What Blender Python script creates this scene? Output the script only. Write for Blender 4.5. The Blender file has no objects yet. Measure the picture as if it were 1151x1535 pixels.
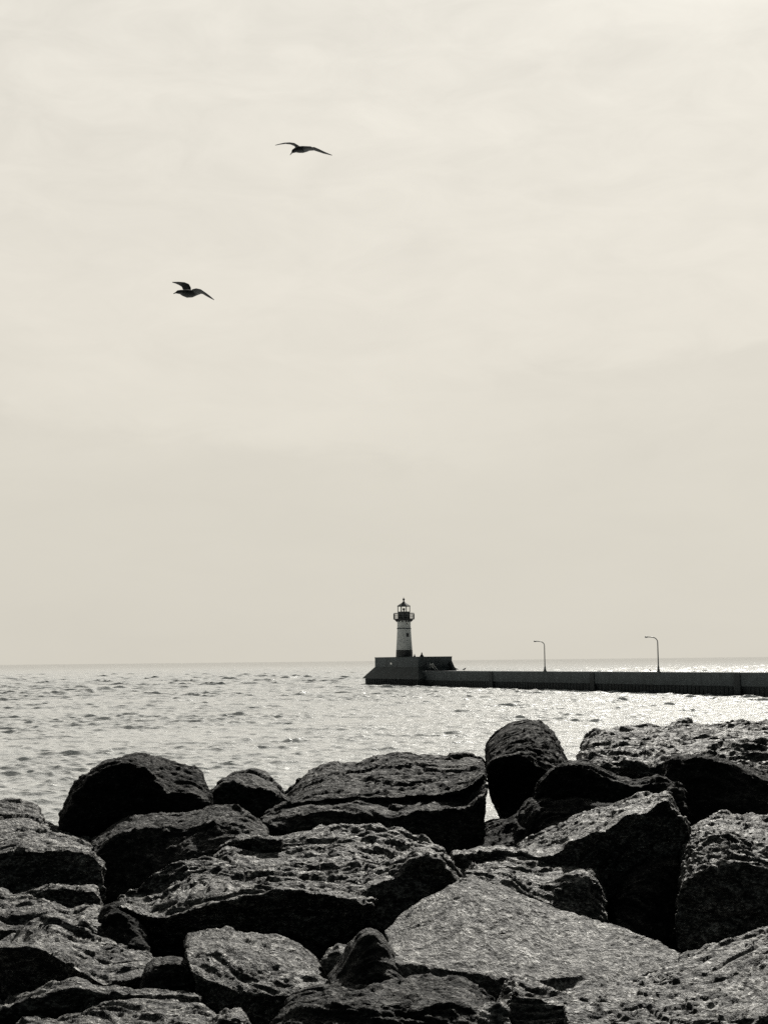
import bpy, bmesh, math, random
import numpy as np
from mathutils import Matrix, Vector

random.seed(4)
R = math.radians
scene = bpy.context.scene
COL = scene.collection

# ------------------------------------------------------------------ camera
W, H, F = 1151.0, 1535.0, 2100.0
EYE = 4.5                                  # eye height over the lake
PITCH = math.atan((990.6 - H / 2) / F)
ROLL = math.atan(12.0 / 1151.0)
fwd = np.array([0, math.cos(PITCH), math.sin(PITCH)])
up0 = np.array([0, -math.sin(PITCH), math.cos(PITCH)])
rt0 = np.array([1.0, 0, 0])
rt = rt0 * math.cos(ROLL) - up0 * math.sin(ROLL)
up = up0 * math.cos(ROLL) + rt0 * math.sin(ROLL)
cam_d = bpy.data.cameras.new('camera')
cam = bpy.data.objects.new('camera', cam_d)
COL.objects.link(cam)
cam.matrix_world = Matrix(((rt[0], up[0], -fwd[0], 0), (rt[1], up[1], -fwd[1], 0), (rt[2], up[2], -fwd[2], EYE), (0, 0, 0, 1)))
cam_d.sensor_fit = 'VERTICAL'
cam_d.sensor_height = 36.0
cam_d.lens = F / H * 36.0
cam_d.clip_start = 0.1
cam_d.clip_end = 60000
scene.camera = cam


def at(px, py, d):
    """point of the world seen at a photograph pixel, d metres ahead"""
    v = fwd * F + rt * (px - W / 2) + up * (H / 2 - py)
    v = v * (d / v[1])
    return np.array([v[0], v[1], v[2] + EYE])


# ------------------------------------------------------------------ noise
def _hash(i, j, k, s):
    n = (i * 73856093) ^ (j * 19349663) ^ (k * 83492791) ^ (s * 2654435761 % 4294967291)
    n = n & 0xffffffff
    n = ((n ^ (n >> 13)) * 1274126177) & 0xffffffff
    n = n ^ (n >> 16)
    return (n & 0xffff) / 32767.5 - 1.0


def vnoise(p, s=0):
    f = np.floor(p)
    t = p - f
    f = f.astype(np.int64)
    t = t * t * t * (t * (t * 6 - 15) + 10)
    out = 0
    for a in (0, 1):
        wa = t[:, 0] if a else 1 - t[:, 0]
        for b in (0, 1):
            wb = t[:, 1] if b else 1 - t[:, 1]
            for c in (0, 1):
                wc = t[:, 2] if c else 1 - t[:, 2]
                out = out + wa * wb * wc * _hash(f[:, 0] + a, f[:, 1] + b, f[:, 2] + c, s)
    return out


def fbm(p, s=0, oct=4, gain=0.5):
    r, a = 0, 1.0
    for o in range(oct):
        r = r + a * vnoise(p * (2.03 ** o) + 17.3 * o, s + o)
        a *= gain
    return r


def ridge(p, s=0, oct=3):
    r, a = 0, 1.0
    for o in range(oct):
        r = r + a * (1 - 2 * np.abs(vnoise(p * (2.1 ** o) + 9.1 * o, s + o)))
        a *= 0.5
    return r


def facets(p, s=0):
    """broken-plane relief: every cell is a small tilted face with its own height"""
    f = np.floor(p).astype(np.int64)
    best = np.full(len(p), 1e9); out = np.zeros(len(p)); d2nd = np.full(len(p), 1e9)
    for a in (-1, 0, 1):
        for b in (-1, 0, 1):
            for c in (-1, 0, 1):
                i, j, k = f[:, 0] + a, f[:, 1] + b, f[:, 2] + c
                r = p - np.stack([i + 0.5 + 0.45 * _hash(i, j, k, s), j + 0.5 + 0.45 * _hash(i, j, k, s + 1), k + 0.5 + 0.45 * _hash(i, j, k, s + 2)], 1)
                d = (r * r).sum(1)
                h = 0.45 * _hash(i, j, k, s + 3) + 0.8 * (_hash(i, j, k, s + 4) * r[:, 0] + _hash(i, j, k, s + 5) * r[:, 1] + _hash(i, j, k, s + 6) * r[:, 2])
                m = d < best
                d2nd = np.where(m, best, np.minimum(d2nd, d))
                out = np.where(m, h, out); best = np.where(m, d, best)
    gap = np.clip((np.sqrt(d2nd) - np.sqrt(best)) / 0.10, 0, 1)
    return out, gap


# ------------------------------------------------------------------ object helpers
def tag(o, label=None, cat=None, group=None, kind=None):
    if label: o['label'] = label
    if cat: o['category'] = cat
    if group: o['group'] = group
    if kind: o['kind'] = kind
    return o


def empty(name, loc):
    o = bpy.data.objects.new(name, None)
    o.location = loc
    o.empty_display_size = 0.3
    COL.objects.link(o)
    return o


def mesh_obj(name, verts, faces, mat, parent=None, origin=None, smooth=False):
    """verts in world coordinates; origin = the object's own place"""
    me = bpy.data.meshes.new(name)
    org = np.array(origin if origin is not None else (0, 0, 0), float)
    v = np.asarray(verts, float) - org
    me.from_pydata([tuple(x) for x in v], [], [tuple(f) for f in faces])
    me.update()
    o = bpy.data.objects.new(name, me)
    COL.objects.link(o)
    o.location = org
    if parent:
        o.parent = parent
        o.location = org - np.array(parent.location)
    if mat: me.materials.append(mat)
    if smooth: me.polygons.foreach_set('use_smooth', [True] * len(me.polygons))
    return o


class MB:
    def __init__(self): self.v, self.f = [], []
    def add(self, vs, fs):
        n = len(self.v)
        self.v += [tuple(x) for x in vs]
        self.f += [tuple(i + n for i in f) for f in fs]
    def hexa(self, b, t):
        """b, t: 4 points each, counter-clockwise from above"""
        self.add(list(b) + list(t), [(3, 2, 1, 0), (4, 5, 6, 7), (0, 1, 5, 4), (1, 2, 6, 5), (2, 3, 7, 6), (3, 0, 4, 7)])
    def box(self, c, ax, ay, hx, hy, z0, z1):
        c = np.array(c[:2]); ax = np.array(ax); ay = np.array(ay)
        q = [c - ax * hx - ay * hy, c + ax * hx - ay * hy, c + ax * hx + ay * hy, c - ax * hx + ay * hy]
        self.hexa([(p[0], p[1], z0) for p in q], [(p[0], p[1], z1) for p in q])
    def lathe(self, c, prof, n=24, ph=0.0):
        vs, fs = [], []
        for r, z in prof:
            for k in range(n):
                a = ph + 2 * math.pi * k / n
                vs.append((c[0] + r * math.cos(a), c[1] + r * math.sin(a), z))
        for i in range(len(prof) - 1):
            for k in range(n):
                k2 = (k + 1) % n
                fs.append((i * n + k, i * n + k2, (i + 1) * n + k2, (i + 1) * n + k))
        fs.append(tuple(range(n))[::-1])
        fs.append(tuple((len(prof) - 1) * n + k for k in range(n)))
        self.add(vs, fs)
    def tube(self, pts, rad, n=8):
        pts = [np.array(p, float) for p in pts]
        rad = rad if isinstance(rad, (list, tuple)) else [rad] * len(pts)
        vs, fs = [], []
        ref = np.array([0.13, 0.31, 0.94])
        for i, p in enumerate(pts):
            t = pts[min(i + 1, len(pts) - 1)] - pts[max(i - 1, 0)]
            t /= np.linalg.norm(t)
            if abs(t @ ref) > 0.97: rr = np.array([1.0, 0, 0])
            else: rr = ref
            a = np.cross(t, rr); a /= np.linalg.norm(a)
            b = np.cross(t, a)
            for k in range(n):
                g = 2 * math.pi * k / n
                vs.append(p + rad[i] * (a * math.cos(g) + b * math.sin(g)))
        for i in range(len(pts) - 1):
            for k in range(n):
                k2 = (k + 1) % n
                fs.append((i * n + k, i * n + k2, (i + 1) * n + k2, (i + 1) * n + k))
        fs.append(tuple(range(n))[::-1]); fs.append(tuple((len(pts) - 1) * n + k for k in range(n)))
        self.add(vs, fs)
    def build(self, name, mat, parent=None, origin=None, smooth=False):
        o = mesh_obj(name, self.v, self.f, mat, parent, origin if origin is not None else (parent.location if parent else None), smooth)
        bm = bmesh.new(); bm.from_mesh(o.data)
        bmesh.ops.recalc_face_normals(bm, faces=bm.faces)
        bm.to_mesh(o.data); bm.free()
        return o


# ------------------------------------------------------------------ materials
def new_mat(name):
    m = bpy.data.materials.new(name)
    m.use_nodes = True
    nt = m.node_tree
    b = nt.nodes['Principled BSDF']
    return m, nt, b


def N(nt, t, **kw):
    n = nt.nodes.new(t)
    for k, v in kw.items(): setattr(n, k, v)
    return n


def ramp(nt, fac, stops):
    r = N(nt, 'ShaderNodeValToRGB')
    while len(r.color_ramp.elements) < len(stops): r.color_ramp.elements.new(0.5)
    for e, (p, c) in zip(r.color_ramp.elements, stops):
        e.position = p
        e.color = (c[0], c[1], c[2], 1) if hasattr(c, '__len__') else (c, c, c, 1)
    nt.links.new(fac, r.inputs[0])
    return r.outputs[0]


def noise_tex(nt, vec, scale, detail=6, rough=0.6, dist=0.0):
    n = N(nt, 'ShaderNodeTexNoise')
    n.inputs['Scale'].default_value = scale
    n.inputs['Detail'].default_value = detail
    n.inputs['Roughness'].default_value = rough
    n.inputs['Distortion'].default_value = dist
    if vec is not None: nt.links.new(vec, n.inputs['Vector'])
    return n.outputs[0]


def math_n(nt, op, a, b=None, c=None, clamp=False):
    n = N(nt, 'ShaderNodeMath', operation=op, use_clamp=clamp)
    for i, x in enumerate((a, b, c)):
        if x is None: continue
        if hasattr(x, 'is_linked'): nt.links.new(x, n.inputs[i])
        else: n.inputs[i].default_value = x
    return n.outputs[0]


def rock_material(name, tilt, light, dark=(0.008, 0.0092, 0.0096), bump=1.0, spec=0.4, rough=0.6, fol=(1.1, 0.9, 1.9)):
    m, nt, b = new_mat(name)
    tc = N(nt, 'ShaderNodeTexCoord')
    oi = N(nt, 'ShaderNodeObjectInfo')
    add = N(nt, 'ShaderNodeVectorMath', operation='ADD')
    sc = N(nt, 'ShaderNodeVectorMath', operation='SCALE')
    sc.inputs['Scale'].default_value = 37.0
    cmb = N(nt, 'ShaderNodeCombineXYZ')
    for i in range(3): nt.links.new(oi.outputs['Random'], cmb.inputs[i])
    nt.links.new(cmb.outputs[0], sc.inputs[0])
    nt.links.new(tc.outputs['Object'], add.inputs[0])
    nt.links.new(sc.outputs[0], add.inputs[1])
    mp = N(nt, 'ShaderNodeMapping')
    mp.inputs['Rotation'].default_value = tilt
    mp.inputs['Scale'].default_value = fol      # foliation of the rock
    nt.links.new(add.outputs[0], mp.inputs['Vector'])
    v = mp.outputs[0]
    big = noise_tex(nt, v, 2.2, 5, 0.6, 0.4)
    mid = noise_tex(nt, v, 9.0, 7, 0.62, 1.0)
    fine = noise_tex(nt, v, 33.0, 4, 0.6, 0.4)
    grain = noise_tex(nt, add.outputs[0], 95.0, 3, 0.6)
    vor = N(nt, 'ShaderNodeTexVoronoi', feature='DISTANCE_TO_EDGE')
    vor.inputs['Scale'].default_value = 3.1
    nt.links.new(v, vor.inputs['Vector'])
    # colour
    s = math_n(nt, 'ADD', math_n(nt, 'MULTIPLY', mid, 0.40), math_n(nt, 'MULTIPLY', fine, 0.45))
    s = math_n(nt, 'ADD', s, math_n(nt, 'MULTIPLY', big, 0.15))
    lit = tuple(light * c for c in (1.0, 0.985, 0.93))
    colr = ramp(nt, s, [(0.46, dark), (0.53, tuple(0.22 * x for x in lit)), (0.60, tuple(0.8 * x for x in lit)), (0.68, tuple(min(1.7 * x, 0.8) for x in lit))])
    nt.links.new(colr, b.inputs['Base Color'])
    rg = ramp(nt, mid, [(0.3, rough + 0.2), (0.7, rough - 0.12)])
    nt.links.new(rg, b.inputs['Roughness'])
    b.inputs['Specular IOR Level'].default_value = spec
    # bump
    crack = math_n(nt, 'MINIMUM', math_n(nt, 'MULTIPLY', vor.outputs['Distance'], 8.0), 1.0)
    h = math_n(nt, 'ADD', math_n(nt, 'MULTIPLY', mid, 0.065 * bump), math_n(nt, 'MULTIPLY', fine, 0.040 * bump))
    h = math_n(nt, 'ADD', h, math_n(nt, 'MULTIPLY', grain, 0.005 * bump))
    h = math_n(nt, 'ADD', h, math_n(nt, 'MULTIPLY', crack, 0.004 * bump))
    bp = N(nt, 'ShaderNodeBump')
    bp.inputs['Strength'].default_value = 1.0
    bp.inputs['Distance'].default_value = 1.0
    nt.links.new(h, bp.inputs['Height'])
    nt.links.new(bp.outputs[0], b.inputs['Normal'])
    return m


M_ROCK = [rock_material('granite_grey', (0.8, 0.2, 0.2), 0.54),
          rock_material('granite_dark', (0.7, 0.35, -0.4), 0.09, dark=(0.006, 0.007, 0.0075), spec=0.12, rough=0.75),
          rock_material('granite_light', (0.6, -0.3, 0.25), 0.66, dark=(0.014, 0.015, 0.0145), bump=1.3, fol=(1.6, 0.85, 1.6)),
          rock_material('granite_veined', (0.9, -0.45, 0.5), 0.17, spec=0.2, rough=0.7)]


def plain_mat(name, col, rough=0.7, var=0.3, scale=1.5, bump=0.0, metallic=0.0):
    m, nt, b = new_mat(name)
    tc = N(nt, 'ShaderNodeTexCoord')
    n = noise_tex(nt, tc.outputs['Object'], scale, 6, 0.65)
    c = ramp(nt, n, [(0.3, tuple(x * (1 - var) for x in col)), (0.7, tuple(x * (1 + var) for x in col))])
    nt.links.new(c, b.inputs['Base Color'])
    b.inputs['Roughness'].default_value = rough
    b.inputs['Metallic'].default_value = metallic
    if bump:
        bp = N(nt, 'ShaderNodeBump'); bp.inputs['Distance'].default_value = bump
        nt.links.new(n, bp.inputs['Height']); nt.links.new(bp.outputs[0], b.inputs['Normal'])
    return m


def concrete_mat(name, col, streak=0.35):
    m, nt, b = new_mat(name)
    tc = N(nt, 'ShaderNodeTexCoord')
    mp = N(nt, 'ShaderNodeMapping'); mp.inputs['Scale'].default_value = (1.3, 1.3, 0.18)
    nt.links.new(tc.outputs['Object'], mp.inputs['Vector'])
    a = noise_tex(nt, mp.outputs[0], 1.6, 7, 0.7)
    c = noise_tex(nt, tc.outputs['Object'], 0.9, 6, 0.7)
    s = math_n(nt, 'ADD', math_n(nt, 'MULTIPLY', a, 0.5), math_n(nt, 'MULTIPLY', c, 0.5))
    colr = ramp(nt, s, [(0.35, tuple(x * (1 - streak) for x in col)), (0.62, tuple(x * (1 + streak) for x in col))])
    nt.links.new(colr, b.inputs['Base Color'])
    b.inputs['Roughness'].default_value = 0.85
    bp = N(nt, 'ShaderNodeBump'); bp.inputs['Distance'].default_value = 0.05
    nt.links.new(s, bp.inputs['Height']); nt.links.new(bp.outputs[0], b.inputs['Normal'])
    return m


M_CONC = concrete_mat('weathered_concrete', (0.066, 0.078, 0.082))
M_CONC2 = concrete_mat('wet_concrete', (0.05, 0.06, 0.062))
M_PILE = concrete_mat('rusted_sheet_pile', (0.03, 0.036, 0.038))
M_WHITE = concrete_mat('white_tower_paint', (0.46, 0.48, 0.47), 0.14)
M_BLACK = plain_mat('black_paint', (0.02, 0.022, 0.023), 0.5)
M_ROOF = plain_mat('dark_roof_metal', (0.05, 0.058, 0.06), 0.8, metallic=0.0)
M_STEEL = plain_mat('grey_steel', (0.10, 0.11, 0.11), 0.5)
M_RAIL = plain_mat('pale_rail_paint', (0.75, 0.75, 0.72), 0.5, 0.1)
M_FEATHER = plain_mat('dark_feathers', (0.012, 0.015, 0.017), 0.7, 0.35, 14)
M_BEAK = plain_mat('beak_horn', (0.03, 0.03, 0.028), 0.4)
M_LENS = plain_mat('lamp_lens', (0.06, 0.06, 0.06), 0.15)


def glass_mat():
    m, nt, b = new_mat('lantern_glass')
    b.inputs['Base Color'].default_value = (0.95, 0.96, 0.95, 1)
    b.inputs['Roughness'].default_value = 0.0
    b.inputs['Transmission Weight'].default_value = 1.0
    b.inputs['IOR'].default_value = 1.02
    return m


M_GLASS = glass_mat()

# ------------------------------------------------------------------ sky and sun
SUN_EL, SUN_AZ = R(34), R(14.5)              # azimuth to the right of the view
sun_dir = np.array([math.sin(SUN_AZ) * math.cos(SUN_EL), math.cos(SUN_AZ) * math.cos(SUN_EL), math.sin(SUN_EL)])
sd = bpy.data.lights.new('sun', 'SUN')
sd.energy = 5.0
sd.angle = R(0.5)
sd.color = (1.0, 0.965, 0.89)
so = bpy.data.objects.new('sun', sd)
COL.objects.link(so)
so.location = tuple(sun_dir * 60)
so.rotation_euler = Vector(sun_dir).to_track_quat('Z', 'Y').to_euler()

w = bpy.data.worlds.new('World')
scene.world = w
w.use_nodes = True
nt = w.node_tree
bg = nt.nodes['Background']
sky = N(nt, 'ShaderNodeTexSky', sky_type='NISHITA')
sky.sun_disc = False
sky.sun_elevation = SUN_EL
sky.sun_rotation = SUN_AZ
sky.dust_density = 1.0
sky.air_density = 1.0
bw = N(nt, 'ShaderNodeRGBToBW')
nt.links.new(sky.outputs[0], bw.inputs[0])
tc = N(nt, 'ShaderNodeTexCoord')
nrm = N(nt, 'ShaderNodeVectorMath', operation='NORMALIZE')
nt.links.new(tc.outputs['Generated'], nrm.inputs[0])
sep = N(nt, 'ShaderNodeSeparateXYZ')
nt.links.new(nrm.outputs[0], sep.inputs[0])
dot = N(nt, 'ShaderNodeVectorMath', operation='DOT_PRODUCT')
nt.links.new(nrm.outputs[0], dot.inputs[0])
dot.inputs[1].default_value = tuple(sun_dir)
# haze lit from the sun's side: bright ahead, dim behind
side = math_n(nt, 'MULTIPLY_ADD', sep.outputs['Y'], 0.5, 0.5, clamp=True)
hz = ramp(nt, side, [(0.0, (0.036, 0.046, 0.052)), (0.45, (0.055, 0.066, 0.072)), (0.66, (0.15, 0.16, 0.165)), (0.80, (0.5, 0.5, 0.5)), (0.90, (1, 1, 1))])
# gradient with height in the seen part
el = ramp(nt, sep.outputs['Z'], [(0.0, (0.736, 0.696, 0.604)), (0.10, (0.766, 0.727, 0.632)), (0.25, (0.842, 0.798, 0.705)),
                                 (0.45, (0.875, 0.838, 0.752)), (0.75, (0.90, 0.87, 0.78))])
glow = math_n(nt, 'POWER', math_n(nt, 'MAXIMUM', dot.outputs['Value'], 0.0), 450.0)
# thin cloud veils
mp = N(nt, 'ShaderNodeMapping')
mp.inputs['Scale'].default_value = (1.6, 1.6, 7.0)
mp.inputs['Rotation'].default_value = (0.0, R(7), 0.0)
nt.links.new(nrm.outputs[0], mp.inputs['Vector'])
c1 = noise_tex(nt, mp.outputs[0], 1.5, 3, 0.5, 0.5)
mp2 = N(nt, 'ShaderNodeMapping')
mp2.inputs['Scale'].default_value = (3.0, 3.0, 8.0)
mp2.inputs['Rotation'].default_value = (0.0, R(-12), 0.0)
nt.links.new(nrm.outputs[0], mp2.inputs['Vector'])
c2 = noise_tex(nt, mp2.outputs[0], 5.0, 8, 0.62, 0.6)
hi = ramp(nt, sep.outputs['Z'], [(0.10, 0.15), (0.40, 1.0)])
cl = math_n(nt, 'ADD', math_n(nt, 'MULTIPLY', math_n(nt, 'SUBTRACT', c1, 0.5), 0.12),
            math_n(nt, 'MULTIPLY', math_n(nt, 'MULTIPLY', math_n(nt, 'SUBTRACT', c2, 0.5), 0.26), hi))
wn = math_n(nt, 'MULTIPLY', math_n(nt, 'SUBTRACT', c2, 0.5), 0.035)
zz_ = math_n(nt, 'ADD', sep.outputs['Z'], wn)
def veil(slope, base, soft, amt, x0, x1):
    e = math_n(nt, 'SUBTRACT', math_n(nt, 'MULTIPLY_ADD', sep.outputs['X'], slope, base), zz_)
    m = N(nt, 'ShaderNodeMapRange', interpolation_type='SMOOTHSTEP')
    m.inputs['From Min'].default_value = -soft; m.inputs['From Max'].default_value = soft
    nt.links.new(e, m.inputs['Value'])
    g = N(nt, 'ShaderNodeMapRange', interpolation_type='SMOOTHSTEP')
    g.inputs['From Min'].default_value = x0; g.inputs['From Max'].default_value = x1
    nt.links.new(sep.outputs['X'], g.inputs['Value'])
    return math_n(nt, 'MULTIPLY', math_n(nt, 'MULTIPLY', m.outputs[0], g.outputs[0]), -amt)
cl = math_n(nt, 'ADD', cl, veil(-0.123, 0.143, 0.012, 0.05, 0.16, -0.08))
cl = math_n(nt, 'ADD', cl, veil(0.08, 0.195, 0.009, 0.045, -0.06, 0.14))
clf = math_n(nt, 'ADD', cl, 1.0)
k = math_n(nt, 'MULTIPLY', clf, 9.0)
hzv = N(nt, 'ShaderNodeVectorMath', operation='MULTIPLY')
nt.links.new(el, hzv.inputs[0]); nt.links.new(hz, hzv.inputs[1])
mulc = N(nt, 'ShaderNodeVectorMath', operation='SCALE')
nt.links.new(hzv.outputs[0], mulc.inputs[0]); nt.links.new(k, mulc.inputs['Scale'])
# sun glow through the haze + the clear-air sky behind the haze
gl = math_n(nt, 'MULTIPLY', glow, 150.0)
gl = math_n(nt, 'ADD', gl, math_n(nt, 'MULTIPLY', math_n(nt, 'MULTIPLY', bw.outputs[0], hz), 0.04))
cg = N(nt, 'ShaderNodeVectorMath', operation='SCALE')
cg.inputs[0].default_value = (1.0, 0.97, 0.90)
nt.links.new(gl, cg.inputs['Scale'])
ad = N(nt, 'ShaderNodeVectorMath', operation='ADD')
nt.links.new(mulc.outputs[0], ad.inputs[0]); nt.links.new(cg.outputs[0], ad.inputs[1])
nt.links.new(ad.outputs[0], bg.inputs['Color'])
wide = math_n(nt, 'POWER', math_n(nt, 'MAXIMUM', dot.outputs['Value'], 0.0), 14.0)  # wide glow added above the view to brighten the lake's reflections
added_glow = math_n(nt, 'MULTIPLY', wide, ramp(nt, sep.outputs['Z'], [(0.46, 0.0), (0.60, 1.0)]))
gl2 = math_n(nt, 'ADD', gl, math_n(nt, 'MULTIPLY', added_glow, 3.2))
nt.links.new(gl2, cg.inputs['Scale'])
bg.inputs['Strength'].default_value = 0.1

scene.view_settings.view_transform = 'Standard'
scene.view_settings.look = 'None'
scene.view_settings.exposure = 0
scene.render.engine = 'CYCLES'
scene.cycles.max_bounces = 5
scene.cycles.caustics_reflective = False
scene.cycles.caustics_refractive = False
scene.cycles.sample_clamp_indirect = 1.5
scene.cycles.sample_clamp_direct = 5.0
scene.cycles.use_denoising = False

# ------------------------------------------------------------------ lake
def build_lake():
    rng = np.random.RandomState(7)
    th = R(18)
    inner = np.linspace(-th, th, 600)
    outer = np.linspace(th, R(75), 60)[1:]
    az = np.concatenate([-outer[::-1], inner, outer])
    r = [9.0]
    while r[-1] < 34: r.append(r[-1] + 0.12)
    while r[-1] < 3600: r.append(r[-1] + r[-1] * 0.0017)
    while r[-1] < 45000: r.append(r[-1] * 1.04)
    r = np.array(r)
    RR, AZ = np.meshgrid(r, az, indexing='ij')
    X = (RR * np.sin(AZ)).ravel(); Y = (RR * np.cos(AZ)).ravel()
    rad = RR.ravel()
    cell = np.maximum(rad * 0.0014, 0.06).astype(np.float32)
    X = X.astype(np.float32); Y = Y.astype(np.float32)
    Z = np.zeros_like(X); DX = np.zeros_like(X); DY = np.zeros_like(X)
    wind = R(-100)                          # the chop runs towards the shore
    # patches where the chop is stronger
    P = np.stack([X / 14, Y / 22, np.zeros_like(X)], 1)
    patch = np.float32(1) * np.clip(1.0 + 0.35 * fbm(P, 5, 3), 0.6, 1.7)
    patch = (patch * np.interp(rad, [30, 90, 200, 450], [0.34, 0.52, 1.1, 2.2])).astype(np.float32)
    n = 150
    for i in range(n):
        L = 0.4 * (7.5 / 0.4) ** rng.rand()
        kk = 2 * math.pi / L
        a = 0.0105 * L ** 0.85 * (0.5 + rng.rand())
        if L > 1.9: a *= (1.9 / L) ** 1.1
        dd = wind + rng.randn() * (0.55 if L < 2 else 0.38)
        cx, cy = math.cos(dd), math.sin(dd)
        ph = rng.rand() * 6.283
        fade = np.clip(L / (cell * 2.5) - 1, 0, 1) * patch
        q = kk * (X * cx + Y * cy) + ph
        s, c = np.sin(q), np.cos(q)
        Z += a * fade * s
        DX += a * 0.9 * fade * c * cx
        DY += a * 0.9 * fade * c * cy
    # single steeper waves that stand out of the chop
    for wx, wy, wpx, hh in ((445, 1017, 60, 0.75), (150, 1036, 55, 0.6), (455, 1041, 28, 0.4), (60, 1164, 70, 0.26), (100, 1172, 60, 0.2), (308, 1098, 26, 0.26),
                            (438, 1112, 22, 0.3), (470, 1110, 24, 0.3), (418, 1165, 26, 0.2), (275, 1052, 30, 0.3), (690, 1050, 26, 0.28), (560, 1075, 30, 0.22),
                            (640, 1107, 30, 0.2), (30, 1010, 50, 0.5), (350, 1080, 24, 0.22), (200, 1075, 26, 0.25), (930, 1050, 30, 0.25), (800, 1060, 26, 0.25)):
        q0 = at(wx, wy, 100.0); dd0 = 100.0 * EYE / (EYE - q0[2])
        q0 = at(wx, wy, dd0)
        hh *= 0.65 if wy > 1070 else 1.35
        sx = wpx * dd0 / F / 2.2; sy = max(0.35, hh * 1.1, dd0 * 0.0028)
        xx = (X - q0[0]) / sx; yy = (Y - q0[1] - 0.25 * sx * np.sin(3 * xx)) / sy
        Z += hh * np.exp(-np.abs(xx) ** 2.5 - yy * yy) * (0.9 + 0.15 * np.sin(4 * xx + wx))
    V = np.stack([X + DX, Y + DY, Z], 1)
    nr, na = RR.shape
    idx = np.arange(nr * na).reshape(nr, na)
    Fq = np.stack([idx[:-1, :-1], idx[1:, :-1], idx[1:, 1:], idx[:-1, 1:]], -1).reshape(-1, 4)
    me = bpy.data.meshes.new('lake_water')
    me.vertices.add(len(V)); me.vertices.foreach_set('co', V.ravel())
    me.loops.add(Fq.size); me.loops.foreach_set('vertex_index', Fq[:, ::-1].ravel())
    me.polygons.add(len(Fq))
    me.polygons.foreach_set('loop_start', np.arange(0, Fq.size, 4))
    me.polygons.foreach_set('loop_total', np.full(len(Fq), 4))
    me.polygons.foreach_set('use_smooth', np.ones(len(Fq), bool))
    me.update(); me.validate()
    o = bpy.data.objects.new('lake_water', me)
    COL.objects.link(o)
    o['kind'] = 'structure'
    m, nt, b = new_mat('lake_water')
    b.inputs['Base Color'].default_value = (0.7, 0.71, 0.70, 1)
    b.inputs['Specular Tint'].default_value = (1, 1, 1, 1)
    b.inputs['Roughness'].default_value = 0.12
    b.inputs['IOR'].default_value = 1.6
    b.inputs['Metallic'].default_value = 0.14
    tc = N(nt, 'ShaderNodeTexCoord')
    mp = N(nt, 'ShaderNodeMapping')
    mp.inputs['Scale'].default_value = (0.7, 1.2, 1.0)
    nt.links.new(tc.outputs['Object'], mp.inputs['Vector'])
    a = noise_tex(nt, mp.outputs[0], 2.6, 5, 0.62, 0.6)
    c = noise_tex(nt, mp.outputs[0], 0.55, 6, 0.65, 0.5)
    h = math_n(nt, 'ADD', math_n(nt, 'MULTIPLY', a, 0.105), math_n(nt, 'MULTIPLY', c, 0.15))
    bp = N(nt, 'ShaderNodeBump')
    bp.inputs['Distance'].default_value = 1.0
    bp.inputs['Strength'].default_value = 0.9
    nt.links.new(h, bp.inputs['Height'])
    nt.links.new(bp.outputs[0], b.inputs['Normal'])
    # calmer film of water further out
    ln = N(nt, 'ShaderNodeVectorMath', operation='LENGTH')
    nt.links.new(tc.outputs['Object'], ln.inputs[0])
    mr = N(nt, 'ShaderNodeMapRange')
    mr.inputs['From Min'].default_value = 200; mr.inputs['From Max'].default_value = 1500
    mr.inputs['To Min'].default_value = 0.08; mr.inputs['To Max'].default_value = 0.03
    nt.links.new(ln.outputs['Value'], mr.inputs['Value'])
    nt.links.new(mr.outputs[0], b.inputs['Roughness'])
    # dark colour mixed in far out, standing in for shade on unresolved waves
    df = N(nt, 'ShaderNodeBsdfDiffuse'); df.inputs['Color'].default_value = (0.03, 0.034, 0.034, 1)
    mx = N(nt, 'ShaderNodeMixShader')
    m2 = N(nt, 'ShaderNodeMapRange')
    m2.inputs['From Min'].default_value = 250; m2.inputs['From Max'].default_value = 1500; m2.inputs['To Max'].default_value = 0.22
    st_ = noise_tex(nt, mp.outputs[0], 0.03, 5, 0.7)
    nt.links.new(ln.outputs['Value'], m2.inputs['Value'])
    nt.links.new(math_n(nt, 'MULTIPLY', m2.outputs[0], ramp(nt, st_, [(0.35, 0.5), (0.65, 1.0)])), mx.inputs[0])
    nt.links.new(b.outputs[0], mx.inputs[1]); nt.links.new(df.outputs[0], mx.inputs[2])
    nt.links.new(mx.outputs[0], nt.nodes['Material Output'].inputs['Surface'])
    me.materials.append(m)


build_lake()

# shore under the rocks
def build_shore():
    ys = np.concatenate([np.linspace(-6, 24, 61)])
    xs = np.linspace(-22, 22, 89)
    XX, YY = np.meshgrid(xs, ys, indexing='ij')
    prof = np.interp(YY, [-6, 0, 6, 9, 14, 17, 24], [2.4, 2.5, 1.9, 1.5, 1.3, 0.0, -2.5])
    P = np.stack([XX.ravel(), YY.ravel(), np.zeros(XX.size)], 1)
    Z = prof.ravel() + 0.25 * fbm(P / 1.3, 3, 4)
    V = np.stack([XX.ravel(), YY.ravel(), Z], 1)
    nx, ny = XX.shape
    idx = np.arange(nx * ny).reshape(nx, ny)
    Fq = np.stack([idx[:-1, :-1], idx[1:, :-1], idx[1:, 1:], idx[:-1, 1:]], -1).reshape(-1, 4)
    o = mesh_obj('shore_ground', V, Fq.tolist(), plain_mat('wet_dark_gravel', (0.015, 0.016, 0.016), 0.9, 0.5, 9, 0.03), smooth=True)
    o['kind'] = 'structure'


build_shore()

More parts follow.
